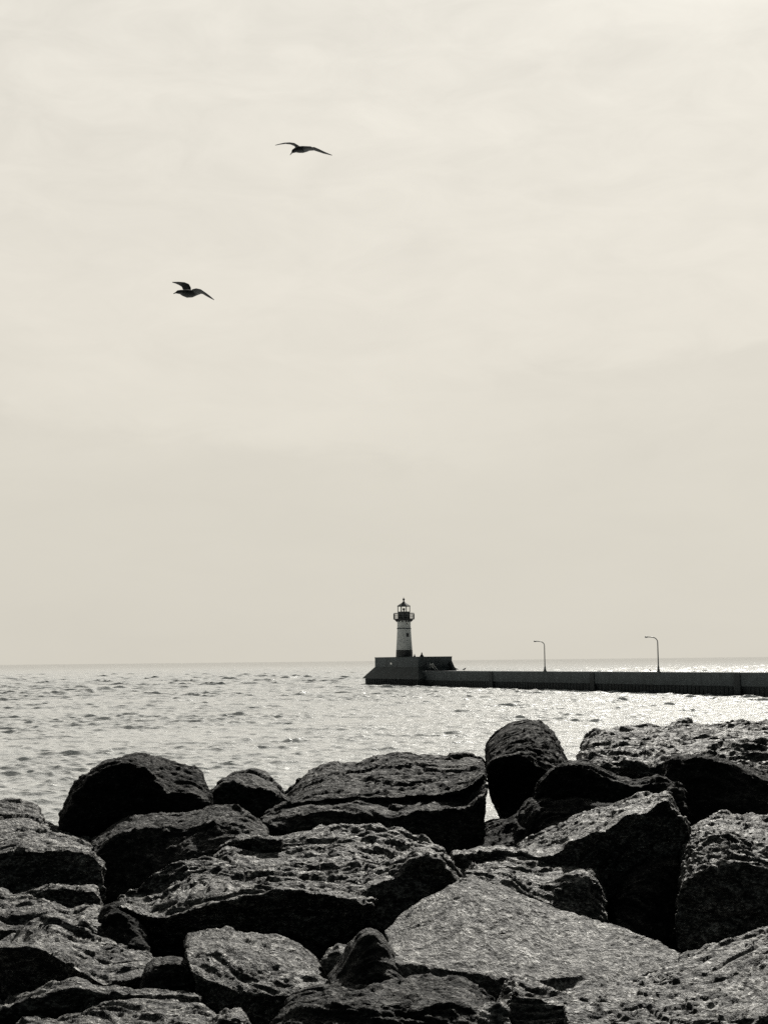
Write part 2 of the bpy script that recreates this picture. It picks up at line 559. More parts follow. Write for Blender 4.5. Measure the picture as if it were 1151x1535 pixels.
# ------------------------------------------------------------------ boulders
def resample(pts, n):
    p = np.array(pts, float)
    dl = np.abs(np.diff(p[:, 0])) + 0.6 * np.abs(np.diff(p[:, 1])) + 1e-6
    u = np.concatenate([[0], np.cumsum(dl)]); u /= u[-1]
    t = np.linspace(0, 1, n)
    return np.stack([np.interp(t, u, p[:, i]) for i in range(p.shape[1])], 1)


rock_id = [0]


def boulder(label, rows, back=0.6, drop=0.45, round_=4, amp=1.0, mat=0, strata=0.5, tilt=0.2, grooves=1.0, vox=None, recede=0.12, hang=False, group='granite boulders of the breakwater'):
    """rows: [(depth, [(px,py[,depth])...]), ...] from the far top edge down to the foot"""
    s = rock_id[0] = rock_id[0] + 1
    n = 44
    P = []
    for d, pts in rows:
        # rocks cut by the picture's edge go on beyond it
        pts = [((p[0] + 200 if p[0] >= 1220 else p[0] - 200 if p[0] <= -60 else p[0]),) + tuple(p[1:]) for p in pts]
        q = resample([(p[0], p[1], p[2] if len(p) > 2 else d) for p in pts], n)
        P.append(np.array([at(*x) for x in q]))
    allp = np.concatenate(P)
    zb = allp[:, 2].min() - drop
    cx = allp[:, 0].mean()
    T, B = P[0], P[-1]
    def sh(A, dy, z=None, dz=0.0, sx=1.0):
        Q = A.copy(); Q[:, 1] += dy
        Q[:, 0] = cx + (Q[:, 0] - cx) * sx
        if z is not None: Q[:, 2] = z
        Q[:, 2] += dz
        return Q
    b2 = sh(T, back, None, -0.12, 0.94); b2[:, 2] = np.maximum(b2[:, 2] - 0.25 * (b2[:, 2] - zb), zb)
    ring = [sh(T, back * 0.75, zb, 0, 0.86), b2, T] + P[1:]
    q = sh(B, recede, None, 0, 0.97); q[:, 2] = B[:, 2] - 0.5 * np.minimum(drop, B[:, 2] - zb)
    q2 = sh(B, recede * 2, zb, 0, 0.9)
    ring += [q, q2]
    if hang:
        lo = sh(B, 0.05, None, -drop, 0.97)
        ring = [sh(lo, back + 0.3), b2, T] + P[1:] + [lo]
        b2[:, 2] = np.minimum(T[:, 2] - 0.05, np.maximum(b2[:, 2], lo[:, 2] + 0.05))
    verts, K = [], len(ring)
    for A in ring: verts += list(A)
    faces = []
    for i in range(K):
        j = (i + 1) % K
        for k in range(n - 1):
            faces.append((i * n + k, i * n + k + 1, j * n + k + 1, j * n + k))
    faces.append([i * n for i in range(K)])
    faces.append([i * n + n - 1 for i in range(K)][::-1])
    me = bpy.data.meshes.new('tmp')
    me.from_pydata([tuple(v) for v in verts], [], faces)
    me.update()
    o = bpy.data.objects.new('tmp', me)
    COL.objects.link(o)
    dm = float(np.mean([d for d, _ in rows]))
    vx = vox or max(0.0115, 0.00145 * dm)
    md = o.modifiers.new('r', 'REMESH'); md.mode = 'VOXEL'; md.voxel_size = vx; md.adaptivity = 0
    if round_:
        ms = o.modifiers.new('s', 'SMOOTH'); ms.factor = 0.5; ms.iterations = int(round_)
    dg = bpy.context.evaluated_depsgraph_get()
    ev = bpy.data.meshes.new_from_object(o.evaluated_get(dg))
    bpy.data.objects.remove(o); bpy.data.meshes.remove(me)
    nv = len(ev.vertices)
    co = np.empty(nv * 3); ev.vertices.foreach_get('co', co); co = co.reshape(-1, 3)
    no = np.empty(nv * 3); ev.vertices.foreach_get('normal', no); no = no.reshape(-1, 3)
    c_, s_ = math.cos(tilt), math.sin(tilt)
    q = np.stack([co[:, 0] * c_ - co[:, 2] * s_, co[:, 1], co[:, 0] * s_ + co[:, 2] * c_], 1) + s * 7.7
    dip = random.uniform(0.55, 0.95) * (1 if random.random() < 0.7 else -1)      # the layers dip into the rock
    q[:, 1:] = np.stack([q[:, 1] * math.cos(dip) - q[:, 2] * math.sin(dip), q[:, 1] * math.sin(dip) + q[:, 2] * math.cos(dip)], 1)
    yw = random.uniform(-0.4, 0.4)
    q[:, :2] = np.stack([q[:, 0] * math.cos(yw) - q[:, 1] * math.sin(yw), q[:, 0] * math.sin(yw) + q[:, 1] * math.cos(yw)], 1)
    warp = 0.18 * np.stack([vnoise(q * 1.9, s + 40), vnoise(q * 1.9 + 5, s + 41), vnoise(q * 1.9 + 9, s + 42)], 1)
    qs = q + warp
    d = 0.018 * fbm(q * 1.5, s, 2)
    f1, g1 = facets(qs * np.array([1.7, 2.0, 3.4]), s + 9)
    f2, g2 = facets(qs * np.array([5.5, 7.0, 12.0]), s + 19)
    d += 0.032 * f1 * strata - 0.010 * (1 - g1) + 0.010 * f2 - 0.003 * (1 - g2)
    lay = vnoise(qs * np.array([1.1, 1.4, 7.0]), s + 20) * 3.0
    d += strata * 0.010 * (lay - np.round(lay)) * 1.6
    d += 0.006 * fbm(qs * np.array([10.0, 15.0, 26.0]), s + 30, 3, 0.65)
    d -= 0.0055 * ridge(qs * np.array([9.0, 14.0, 30.0]), s + 33, 3)
    d += 0.011 * grooves * fbm(qs * np.array([4.0, 10.0, 17.0]), s + 50, 2, 0.55)
    d -= 0.012 * grooves * ridge(qs * np.array([2.0, 5.0, 9.0]), s + 60, 2)
    co = co + no * (d * amp)[:, None]
    org = np.array([cx, allp[:, 1].mean(), zb])
    ev.vertices.foreach_set('co', (co - org).ravel())
    ev.polygons.foreach_set('use_smooth', np.ones(len(ev.polygons), bool))
    ev.update()
    ev.materials.clear(); ev.materials.append(M_ROCK[mat])
    ev.name = 'boulder'
    ob = bpy.data.objects.new('boulder', ev)
    COL.objects.link(ob)
    ob.location = org
    tag(ob, label, 'boulder', group)
    return ob


# --- row against the lake
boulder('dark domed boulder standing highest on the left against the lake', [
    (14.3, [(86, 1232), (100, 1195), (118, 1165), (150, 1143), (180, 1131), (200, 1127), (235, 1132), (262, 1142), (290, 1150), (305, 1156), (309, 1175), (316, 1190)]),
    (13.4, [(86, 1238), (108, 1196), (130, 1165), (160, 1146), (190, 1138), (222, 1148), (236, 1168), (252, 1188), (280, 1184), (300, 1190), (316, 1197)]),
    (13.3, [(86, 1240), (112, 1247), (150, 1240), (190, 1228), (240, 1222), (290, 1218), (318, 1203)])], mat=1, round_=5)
boulder('small peaked boulder just right of the dark domed one', [
    (15.2, [(312, 1180), (330, 1166), (350, 1157), (380, 1151), (398, 1158), (412, 1172), (430, 1194)]),
    (14.4, [(312, 1190), (335, 1172), (352, 1170), (372, 1180), (392, 1182), (410, 1186), (430, 1198)]),
    (14.3, [(310, 1205), (345, 1206), (380, 1220), (400, 1222), (432, 1202)])], mat=3, strata=0.7, tilt=0.6)
boulder('broad low slab in the middle with a stepped ledge along its front', [
    (16.2, [(395, 1212), (430, 1190), (450, 1168), (475, 1150), (500, 1144), (540, 1142), (560, 1133), (590, 1128), (640, 1129), (690, 1130), (722, 1134), (731, 1150)]),
    (14.0, [(396, 1220), (430, 1205), (470, 1198), (540, 1194), (600, 1194), (660, 1190), (700, 1180), (729, 1158)]),
    (14.1, [(396, 1224), (430, 1212), (470, 1203), (540, 1199), (600, 1201), (660, 1203), (700, 1200), (729, 1170)]),
    (13.5, [(394, 1228), (430, 1228), (460, 1214), (540, 1215), (590, 1226), (625, 1212), (660, 1210), (695, 1212), (729, 1186)]),
    (13.4, [(392, 1232), (430, 1248), (500, 1246), (590, 1246), (620, 1264), (670, 1277), (712, 1272), (729, 1245)])],
    mat=3, strata=1.0, tilt=0.12, round_=3)
boulder('round smooth boulder poking up highest against the water, its undercut foot beside the gap', [
    (16.6, [(729, 1132), (729, 1114), (740, 1096), (761, 1081), (785, 1073), (810, 1079), (830, 1095), (845, 1120), (852, 1147)]),
    (15.7, [(729, 1142), (734, 1126), (748, 1112), (766, 1101), (790, 1096), (812, 1106), (828, 1120), (838, 1136), (850, 1152)]),
    (15.1, [(727, 1148), (738, 1139), (760, 1133), (778, 1130), (795, 1138), (812, 1150), (850, 1162)]),
    (15.1, [(728, 1156), (740, 1154), (760, 1150), (780, 1150), (800, 1158), (815, 1170), (850, 1176)]),
    (15.4, [(735, 1188), (740, 1206), (748, 1222), (757, 1238), (775, 1240), (795, 1232), (830, 1205), (850, 1190)])], mat=1, round_=6, strata=0.7, tilt=-0.7, drop=0.03, back=0.3, hang=True, amp=0.9)
boulder('wide flat cracked slab at the upper right, its top sloping to the water', [
    (19.0, [(868, 1132), (870, 1113), (885, 1098), (900, 1091), (940, 1087), (1004, 1085), (1012, 1079), (1040, 1080), (1062, 1084), (1100, 1079), (1151, 1081), (1230, 1082)]),
    (17.2, [(868, 1136), (885, 1118), (930, 1108), (985, 1110), (1060, 1104), (1151, 1104), (1230, 1104)]),
    (15.6, [(868, 1140), (895, 1135), (930, 1138), (985, 1147), (1060, 1152), (1151, 1160), (1230, 1165)]),
    (15.5, [(868, 1143), (900, 1150), (940, 1155), (990, 1163), (1060, 1170), (1151, 1175), (1230, 1180)])],
    mat=0, strata=1.7, tilt=-0.45, round_=2, drop=0.3, grooves=1.6)
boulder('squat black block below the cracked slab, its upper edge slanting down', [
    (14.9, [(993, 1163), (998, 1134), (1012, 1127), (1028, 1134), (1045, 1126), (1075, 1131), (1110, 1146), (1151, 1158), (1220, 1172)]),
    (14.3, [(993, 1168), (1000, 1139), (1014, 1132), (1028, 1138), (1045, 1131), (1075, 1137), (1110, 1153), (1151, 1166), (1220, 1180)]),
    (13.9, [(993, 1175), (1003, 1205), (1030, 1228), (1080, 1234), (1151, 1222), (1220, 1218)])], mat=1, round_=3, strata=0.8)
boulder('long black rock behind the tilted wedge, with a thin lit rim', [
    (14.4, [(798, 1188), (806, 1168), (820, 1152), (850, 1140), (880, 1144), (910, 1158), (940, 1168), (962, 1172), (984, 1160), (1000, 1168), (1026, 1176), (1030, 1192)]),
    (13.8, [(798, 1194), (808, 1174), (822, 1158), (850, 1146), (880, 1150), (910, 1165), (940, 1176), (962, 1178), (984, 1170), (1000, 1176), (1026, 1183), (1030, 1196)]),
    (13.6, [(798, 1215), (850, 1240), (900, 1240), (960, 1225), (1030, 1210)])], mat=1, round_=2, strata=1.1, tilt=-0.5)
boulder('black rock sloping down left from the gap where water shows', [
    (14.4, [(708, 1262), (716, 1247), (728, 1230), (748, 1226), (768, 1226), (780, 1212), (792, 1198), (810, 1193), (860, 1190), (930, 1200)]),
    (13.5, [(708, 1270), (722, 1256), (745, 1246), (768, 1234), (785, 1215), (795, 1203), (812, 1199), (860, 1197), (930, 1206)]),
    (13.0, [(708, 1278), (740, 1284), (780, 1284), (830, 1264), (870, 1248), (930, 1240)])], mat=1, round_=3, strata=0.9)
# --- second row
boulder('tilted wedge slab rising to a sharp corner, lit along its top', [
    (12.9, [(776, 1270), (795, 1255), (820, 1243), (838, 1236), (842, 1232), (870, 1218), (905, 1208), (940, 1197), (972, 1184), (1000, 1180), (1008, 1186), (1014, 1203), (1024, 1220), (1033, 1240)]),
    (11.9, [(776, 1276), (800, 1284), (824, 1284), (845, 1272), (850, 1262), (880, 1250), (912, 1239), (940, 1222), (972, 1216), (992, 1198), (1003, 1198), (1010, 1212), (1022, 1230), (1032, 1245)]),
    (11.9, [(776, 1280), (820, 1300), (880, 1320), (905, 1345), (925, 1365), (960, 1335), (1015, 1300), (1032, 1262)])], mat=0, round_=1, strata=0.9, tilt=-0.42, recede=0.25)
boulder('tall shaggy boulder at the right edge, lit on its crown', [
    (12.4, [(1016, 1300), (1020, 1262), (1033, 1240), (1050, 1228), (1075, 1219), (1110, 1222), (1135, 1217), (1151, 1215), (1230, 1212)]),
    (11.5, [(1012, 1320), (1020, 1280), (1035, 1258), (1058, 1250), (1085, 1246), (1120, 1255), (1151, 1252), (1230, 1250)]),
    (10.95, [(1008, 1365), (1014, 1335), (1035, 1312), (1065, 1300), (1100, 1296), (1151, 1300), (1230, 1300)]),
    (10.8, [(1010, 1395), (1016, 1430), (1060, 1425), (1110, 1410), (1151, 1398), (1230, 1385)])], mat=0, round_=4, amp=1.25, strata=0.6, tilt=0.9)
boulder('dark low rock wedged between the tilted wedge and the shaggy boulder', [
    (11.75, [(918, 1352), (932, 1325), (955, 1303), (985, 1287), (1008, 1281), (1022, 1290)]),
    (11.45, [(918, 1358), (936, 1332), (960, 1312), (988, 1298), (1008, 1292), (1022, 1300)]),
    (11.0, [(920, 1385), (955, 1402), (1000, 1424), (1022, 1425)])], mat=1, round_=3, tilt=0.7)
boulder('flat little rock with a lit rim left of the low humped rock', [
    (12.3, [(676, 1276), (700, 1270), (740, 1270), (774, 1272), (780, 1280)]),
    (11.9, [(676, 1280), (700, 1278), (740, 1278), (770, 1278), (780, 1284)]),
    (11.9, [(680, 1292), (710, 1300), (740, 1300), (775, 1296)])], mat=0, round_=2, back=0.3)
boulder('low humped rock in the middle, dark on its lower right', [
    (12.0, [(690, 1298), (715, 1292), (745, 1283), (775, 1277), (800, 1284), (830, 1291), (862, 1295), (888, 1298), (902, 1318), (911, 1345)]),
    (11.2, [(698, 1306), (730, 1304), (765, 1308), (795, 1322), (815, 1326), (845, 1312), (875, 1306), (895, 1318), (909, 1350)]),
    (10.9, [(700, 1318), (760, 1338), (830, 1365), (870, 1378), (912, 1385)])], mat=0, round_=3, tilt=0.5, strata=0.8)
boulder('large rough boulder in the middle with lit mossy-looking top and black front', [
    (12.6, [(170, 1348, 11.2), (200, 1328, 11.2), (235, 1300, 11.3), (268, 1283, 11.4), (290, 1281, 11.5), (330, 1271, 11.7), (400, 1256), (440, 1246), (480, 1240), (500, 1238), (540, 1241), (562, 1237), (600, 1243), (625, 1260), (655, 1270), (690, 1288, 12.1), (712, 1310, 11.8)]),
    (11.2, [(172, 1352), (220, 1335), (300, 1308), (400, 1300), (470, 1308), (530, 1300), (600, 1290, 11.9), (660, 1300, 11.8), (712, 1313, 11.75)]),
    (10.4, [(176, 1356), (222, 1374), (245, 1376), (290, 1362), (330, 1352), (385, 1340), (430, 1334), (480, 1338), (520, 1346), (548, 1357, 10.5), (600, 1330, 11.2), (660, 1312, 11.6), (712, 1317, 11.7)]),
    (10.6, [(180, 1366), (225, 1405), (280, 1410), (330, 1410), (430, 1420), (490, 1435), (550, 1410, 10.8), (600, 1375, 11.3), (660, 1340, 11.6), (712, 1326, 11.7)])],
    mat=0, round_=3, amp=1.15, strata=0.9, tilt=-0.12)
boulder('black faced triangular rock set against the large rough boulder', [
    (11.6, [(528, 1334, 10.9), (560, 1308, 11.2), (590, 1290, 11.4), (618, 1274), (640, 1269), (662, 1283), (682, 1304), (692, 1319)]),
    (11.0, [(530, 1339, 10.75), (565, 1322, 10.85), (600, 1308, 10.95), (624, 1284), (642, 1276), (662, 1292), (676, 1308), (690, 1322, 11.15)]),
    (10.9, [(534, 1350, 10.7), (552, 1384, 10.7), (575, 1408, 10.75), (620, 1384), (690, 1336, 11.1)])], mat=0, round_=2, tilt=-0.4, strata=0.8)
boulder('long draped rock running behind the large rough boulder', [
    (13.0, [(132, 1258), (160, 1236), (200, 1222), (245, 1217), (270, 1220), (300, 1212), (320, 1205), (350, 1208), (372, 1216), (385, 1228), (400, 1246)]),
    (12.3, [(136, 1268), (170, 1250), (205, 1238), (240, 1235), (270, 1240), (300, 1236), (325, 1228), (350, 1232), (375, 1238), (400, 1250)]),
    (11.9, [(140, 1300), (160, 1348), (178, 1352), (225, 1316), (270, 1290), (330, 1280), (400, 1262)])], mat=3, round_=3, tilt=0.5, strata=0.7)
boulder('thin dark ledge stone at the end of the draped rock', [
    (12.15, [(322, 1266), (345, 1251), (380, 1249), (405, 1250), (425, 1254)]),
    (11.9, [(322, 1269), (345, 1256), (380, 1254), (405, 1254), (425, 1258)]),
    (11.9, [(326, 1282), (370, 1282), (405, 1272), (425, 1264)])], mat=0, round_=1, back=0.3)
boulder('wide sloping rock at the left edge below the open water', [
    (14.0, [(-70, 1188), (0, 1196), (28, 1197), (48, 1202), (63, 1209), (68, 1226), (100, 1242), (130, 1250), (148, 1264), (158, 1284)]),
    (12.6, [(-70, 1230), (0, 1236), (40, 1236), (80, 1248), (110, 1256), (135, 1264), (158, 1290)]),
    (11.7, [(-70, 1275), (0, 1280), (30, 1272), (80, 1272), (125, 1272), (142, 1280), (158, 1296)]),
    (11.6, [(-70, 1345), (0, 1345), (50, 1345), (100, 1340), (150, 1345), (162, 1350)])], mat=0, round_=3, tilt=-0.3, strata=0.8)
# --- third row
boulder('small flat topped stone under the wide sloping rock', [
    (11.4, [(30, 1338), (75, 1320), (110, 1323), (145, 1325), (152, 1345)]),
    (11.0, [(30, 1342), (75, 1332), (110, 1333), (142, 1336), (152, 1350)]),
    (11.0, [(34, 1362), (80, 1368), (120, 1368), (154, 1362)])], mat=0, round_=2, back=0.25)
boulder('broken grey rock at the left edge with a notched front', [
    (11.1, [(-70, 1318), (0, 1325), (12, 1335), (50, 1337), (78, 1346), (108, 1352), (128, 1344), (148, 1349), (160, 1362)]),
    (10.2, [(-70, 1385), (0, 1388), (40, 1384), (80, 1372), (105, 1388), (130, 1380), (150, 1386), (162, 1392)]),
    (10.1, [(-70, 1420), (0, 1420), (50, 1410), (120, 1415), (160, 1420)])], mat=0, round_=2, tilt=0.4, strata=1.0)
boulder('rounded dark stone beside the broken grey rock', [
    (10.7, [(150, 1378), (158, 1358), (176, 1352), (200, 1367), (220, 1384), (229, 1398), (226, 1412)]),
    (10.3, [(150, 1386), (162, 1368), (178, 1364), (200, 1378), (218, 1392), (226, 1404)]),
    (10.1, [(154, 1408), (190, 1425), (226, 1428)])], mat=1, round_=5)
boulder('long ridged rock at lower left over a black hollow', [
    (10.0, [(-12, 1424), (12, 1410), (38, 1386), (66, 1372), (84, 1374), (115, 1394), (160, 1406), (200, 1420), (240, 1434), (262, 1440)]),
    (9.3, [(-12, 1426), (5, 1420), (40, 1420), (66, 1422), (92, 1438), (130, 1462), (158, 1478), (190, 1470), (225, 1462), (262, 1450)]),
    (9.5, [(-12, 1440), (5, 1480), (40, 1505), (66, 1505), (92, 1500), (130, 1505), (190, 1500), (225, 1490), (262, 1470)])], mat=0, round_=1, tilt=0.45, strata=0.9, recede=0.3)
boulder('dark knobbly stone at the end of the long ridged rock', [
    (9.5, [(208, 1466), (220, 1444), (240, 1434), (265, 1433), (286, 1438), (300, 1458), (314, 1482)]),
    (9.1, [(210, 1474), (226, 1450), (242, 1442), (265, 1442), (282, 1450), (296, 1470), (313, 1486)]),
    (9.0, [(212, 1496), (260, 1508), (313, 1498)])], mat=3, round_=3, back=0.35)
boulder('thin rimmed black rock under the long ridged rock', [
    (9.1, [(-70, 1525), (0, 1504), (28, 1491), (60, 1482), (100, 1470), (118, 1466), (145, 1478), (180, 1476), (215, 1486), (300, 1490)]),
    (8.7, [(-70, 1530), (0, 1514), (30, 1500), (60, 1494), (100, 1482), (120, 1478), (145, 1486), (180, 1486), (215, 1492), (300, 1494)]),
    (8.7, [(-70, 1580), (0, 1570), (60, 1550), (120, 1530), (200, 1520), (300, 1515)])], mat=0, round_=2, strata=1.0, back=0.35)
boulder('pale rounded boulder at lower left of centre', [
    (9.9, [(275, 1412), (280, 1398), (300, 1391), (340, 1386), (368, 1395), (415, 1400), (448, 1410), (475, 1432), (500, 1466)]),
    (9.2, [(277, 1424), (300, 1424), (330, 1425), (370, 1438), (415, 1445), (450, 1455), (475, 1462), (498, 1472)]),
    (8.9, [(282, 1450), (320, 1470), (370, 1490), (420, 1490), (460, 1490), (496, 1480)]),
    (8.9, [(295, 1500), (335, 1560), (380, 1570), (430, 1540), (490, 1500)])], mat=2, round_=5, tilt=0.5, amp=0.75, strata=0.35)
boulder('little lit stone tucked left of the small dark peaked stone', [
    (9.75, [(480, 1432), (492, 1420), (510, 1411), (522, 1414), (530, 1430)]),
    (9.5, [(484, 1440), (496, 1430), (510, 1424), (530, 1440)]),
    (9.4, [(490, 1455), (505, 1462), (530, 1462)])], mat=0, round_=3, back=0.2, drop=0.2)
boulder('small dark peaked stone in front of the pale sloping slab', [
    (9.25, [(490, 1462), (508, 1440), (522, 1408), (538, 1395), (552, 1390), (568, 1396), (586, 1416), (602, 1440), (618, 1464)]),
    (9.0, [(492, 1467), (512, 1448), (532, 1416), (542, 1403), (552, 1398), (562, 1401), (580, 1420), (598, 1446), (616, 1468)]),
    (8.75, [(494, 1482), (540, 1486), (608, 1480)])], mat=3, round_=4, back=0.25, amp=0.55)
boulder('big pale sloping slab, the brightest rock of the pile', [
    (11.0, [(574, 1395, 10.0), (600, 1371, 10.4), (640, 1346, 10.5), (668, 1330, 10.65), (690, 1315, 10.75), (706, 1311, 10.8), (760, 1328, 10.8), (830, 1357, 10.7), (880, 1374, 10.4), (930, 1386, 10.1), (948, 1394, 9.95), (985, 1409, 9.8), (1022, 1427, 9.6)]),
    (9.9, [(580, 1410), (640, 1390), (700, 1372), (760, 1380), (830, 1400), (900, 1415, 9.7), (1022, 1430, 9.5)]),
    (9.0, [(588, 1440), (640, 1448), (690, 1454), (740, 1462), (800, 1468), (860, 1462), (930, 1445, 9.2), (1020, 1434, 9.4)]),
    (8.9, [(594, 1470), (640, 1478), (700, 1490), (740, 1500), (790, 1505), (860, 1490), (930, 1470), (1018, 1446, 9.3)])],
    mat=2, round_=5, amp=0.6, strata=0.35, tilt=0.35, grooves=0.45)
boulder('long coarse slab across the lower right corner', [
    (9.5, [(846, 1482, 9.0), (900, 1462, 9.2), (1000, 1436, 9.4), (1022, 1429), (1060, 1414), (1110, 1405), (1130, 1396), (1151, 1387), (1240, 1360)]),
    (8.6, [(846, 1492), (900, 1484), (1000, 1464), (1060, 1458), (1110, 1450), (1151, 1440), (1240, 1420)]),
    (7.8, [(846, 1530), (900, 1540), (1000, 1540), (1151, 1520), (1240, 1510)]),
    (7.6, [(846, 1570), (900, 1590), (1000, 1590), (1151, 1590), (1240, 1590)])], mat=0, round_=3, amp=1.1, strata=0.5, tilt=0.3)
boulder('coarse dark boulder at the bottom in the middle', [
    (9.0, [(404, 1540, 8.4), (430, 1503, 8.6), (452, 1481, 8.8), (500, 1468), (560, 1461), (620, 1456), (690, 1458), (720, 1470), (742, 1490), (748, 1505)]),
    (8.1, [(404, 1550), (440, 1520), (500, 1505), (560, 1500), (620, 1500), (680, 1500), (720, 1512), (745, 1530)]),
    (7.7, [(410, 1590), (500, 1590), (600, 1590), (680, 1590), (740, 1590)])], mat=3, round_=3, amp=1.1, strata=0.5)
boulder('black nosed lump at the bottom edge before the pale slab', [
    (8.8, [(748, 1502), (757, 1478), (766, 1462), (778, 1459), (800, 1467), (845, 1483), (875, 1502), (905, 1525), (925, 1545)]),
    (8.3, [(746, 1506), (762, 1484), (772, 1474), (790, 1484), (820, 1498), (850, 1508), (880, 1525), (915, 1550)]),
    (8.0, [(690, 1590), (760, 1590), (820, 1590), (915, 1590)])], mat=0, round_=2, strata=0.9)
boulder('small chipped stone wedged beside the black nosed lump', [
    (8.4, [(686, 1525), (705, 1508), (725, 1498), (748, 1494), (762, 1506)]),
    (8.1, [(686, 1532), (708, 1520), (728, 1512), (750, 1508), (762, 1516)]),
    (7.9, [(686, 1570), (708, 1580), (730, 1580), (765, 1575)])], mat=0, round_=2, back=0.3, strata=1.0)
boulder('pale flat topped rock along the bottom left edge', [
    (8.6, [(60, 1528), (95, 1522), (130, 1510), (180, 1499), (240, 1496), (290, 1494), (306, 1502), (320, 1518), (330, 1530)]),
    (7.9, [(40, 1545), (130, 1540), (240, 1535), (290, 1530), (335, 1545)]),
    (7.7, [(30, 1590), (130, 1590), (240, 1590), (335, 1590)])], mat=0, round_=3, strata=1.1, tilt=0.1)
boulder('small hump of stone at the foot of the pale flat topped rock', [
    (8.1, [(312, 1530), (325, 1514), (345, 1508), (362, 1512), (374, 1526), (380, 1545)]),
    (7.8, [(312, 1545), (330, 1530), (345, 1525), (362, 1530), (380, 1560)]),
    (7.7, [(314, 1590), (345, 1590), (380, 1590)])], mat=0, round_=3, back=0.3)
boulder('low nub of rock in the bottom left corner', [
    (8.1, [(14, 1545), (28, 1530), (48, 1524), (62, 1526), (76, 1538)]),
    (7.8, [(14, 1560), (30, 1544), (48, 1538), (62, 1542), (78, 1556)]),
    (7.7, [(14, 1590), (48, 1590), (80, 1590)])], mat=0, round_=3, back=0.3)

# ------------------------------------------------------------------ pier
u = np.array([0.398, -0.917]); u /= np.linalg.norm(u)          # along the pier, towards the shore
v = np.array([-u[1], u[0]])                                      # across, away from the camera
P0 = np.array([5.64, 244.0])
def pp(t, s): return P0 + u * t + v * s
ZT = 2.68
pier = empty('pier', (*pp(60, 3.2), 0))
tag(pier, 'long dark concrete pier running from the lighthouse to the right edge', 'pier')
seams = [0, 27.0, 56.5, 88.0, 130.0]
for i in range(4):
    a, b = seams[i] + (0.25 if i else 0.0), seams[i + 1] - 0.25
    mb = MB(); mb.box(pp((a + b) / 2, 3.25), u, v, (b - a) / 2, 3.25, 1.15, ZT)
    mb.box(pp((a + b) / 2, 0.12), u, v, (b - a) / 2, 0.16, ZT - 0.28, ZT + 0.05)   # edge curb
    mb.build('wall_section', M_CONC, pier)
for sx in seams[1:4]:
    mb = MB(); mb.box(pp(sx, 3.2), u, v, 0.25, 3.1, 0.6, ZT - 0.06)
    mb.box(pp(sx, -0.02), u, v, 0.55, 0.12, 0.2, ZT - 0.04)
    mb.build('expansion_joint', M_PILE, pier)
mb = MB(); mb.box(pp(65, 3.35), u, v, 65, 3.0, -2.0, 1.15)
for k in range(160):
    mb.box(pp(0.4 + k * 0.81, 0.32), u, v, 0.3, 0.035, -2.0, 1.14)
mb.build('sheet_piling', M_PILE, pier)

# lighthouse platform (flared concrete)
plat = empty('lighthouse_platform', (*pp(-9.5, 3.2), 0))
tag(plat, 'flared dark concrete platform at the seaward end of the pier', 'platform')
ZD, ZK, ZF = 5.02, 3.4, 1.3
def quad(t0, t1, s0, s1, z): return [(*pp(t0, s0), z), (*pp(t1, s0), z), (*pp(t1, s1), z), (*pp(t0, s1), z)]
mb = MB()
mb.hexa(quad(-19.1, 0, 0, 6.5, ZK), quad(-19.1, 0, 0, 6.5, ZD))
mb.build('parapet_block', M_CONC, plat)
mb = MB()
mb.hexa(quad(-19.2, 0.0, -0.03, 6.53, ZD), quad(-19.2, 0.05, -0.03, 6.53, ZD + 0.14))
mb.build('coping', M_CONC2, plat)
mb = MB()
mb.hexa([(*pp(-21.2, -1.75), ZF), (*pp(3.8, -1.75), ZF), (*pp(0.02, 8.2), ZF), (*pp(-21.2, 8.2), ZF)], quad(-19.12, -0.02, 0, 6.5, ZK - 0.003))
mb.build('flared_skirt', M_CONC2, plat)
mb = MB()
mb.hexa([(*pp(-20.6, -1.2), -2), (*pp(2.9, -1.2), -2), (*pp(0.0, 7.6), -2), (*pp(-20.6, 7.6), -2)], [(*pp(-20.6, -1.2), ZF - .003), (*pp(2.9, -1.2), ZF - .003), (*pp(0.0, 7.6), ZF - .003), (*pp(-20.6, 7.6), ZF - .003)])
for k in range(29):
    mb.box(pp(-20.3 + k * 0.81, -1.25), u, v, 0.2, 0.14, -2.0, ZF - 0.01)
mb.build('undercut_piling', M_PILE, plat)
mb = MB(); mb.hexa(quad(-0.1, 1.6, 6.0, 6.5, ZT), [(*pp(-0.1, 6.0), ZT + 1.6), (*pp(0.1, 6.0), ZT + 1.6), (*pp(0.1, 6.5), ZT + 1.6), (*pp(-0.1, 6.5), ZT + 1.6)])
mb.hexa(quad(0.0, 1.2, 6.5, 7.3, ZT - 1.2), [(*pp(0, 6.5), ZK + 0.4), (*pp(0.1, 6.5), ZK + 0.4), (*pp(0.1, 6.6), ZK + 0.4), (*pp(0, 6.6), ZK + 0.4)])
mb.build('side_buttress', M_CONC2, plat)
mb = MB()
mb.box(pp(-11.5, -0.06), u, v, 0.35, 0.06, ZK + 0.45, ZK + 0.75)
mb.build('wall_plate', M_RAIL, plat)

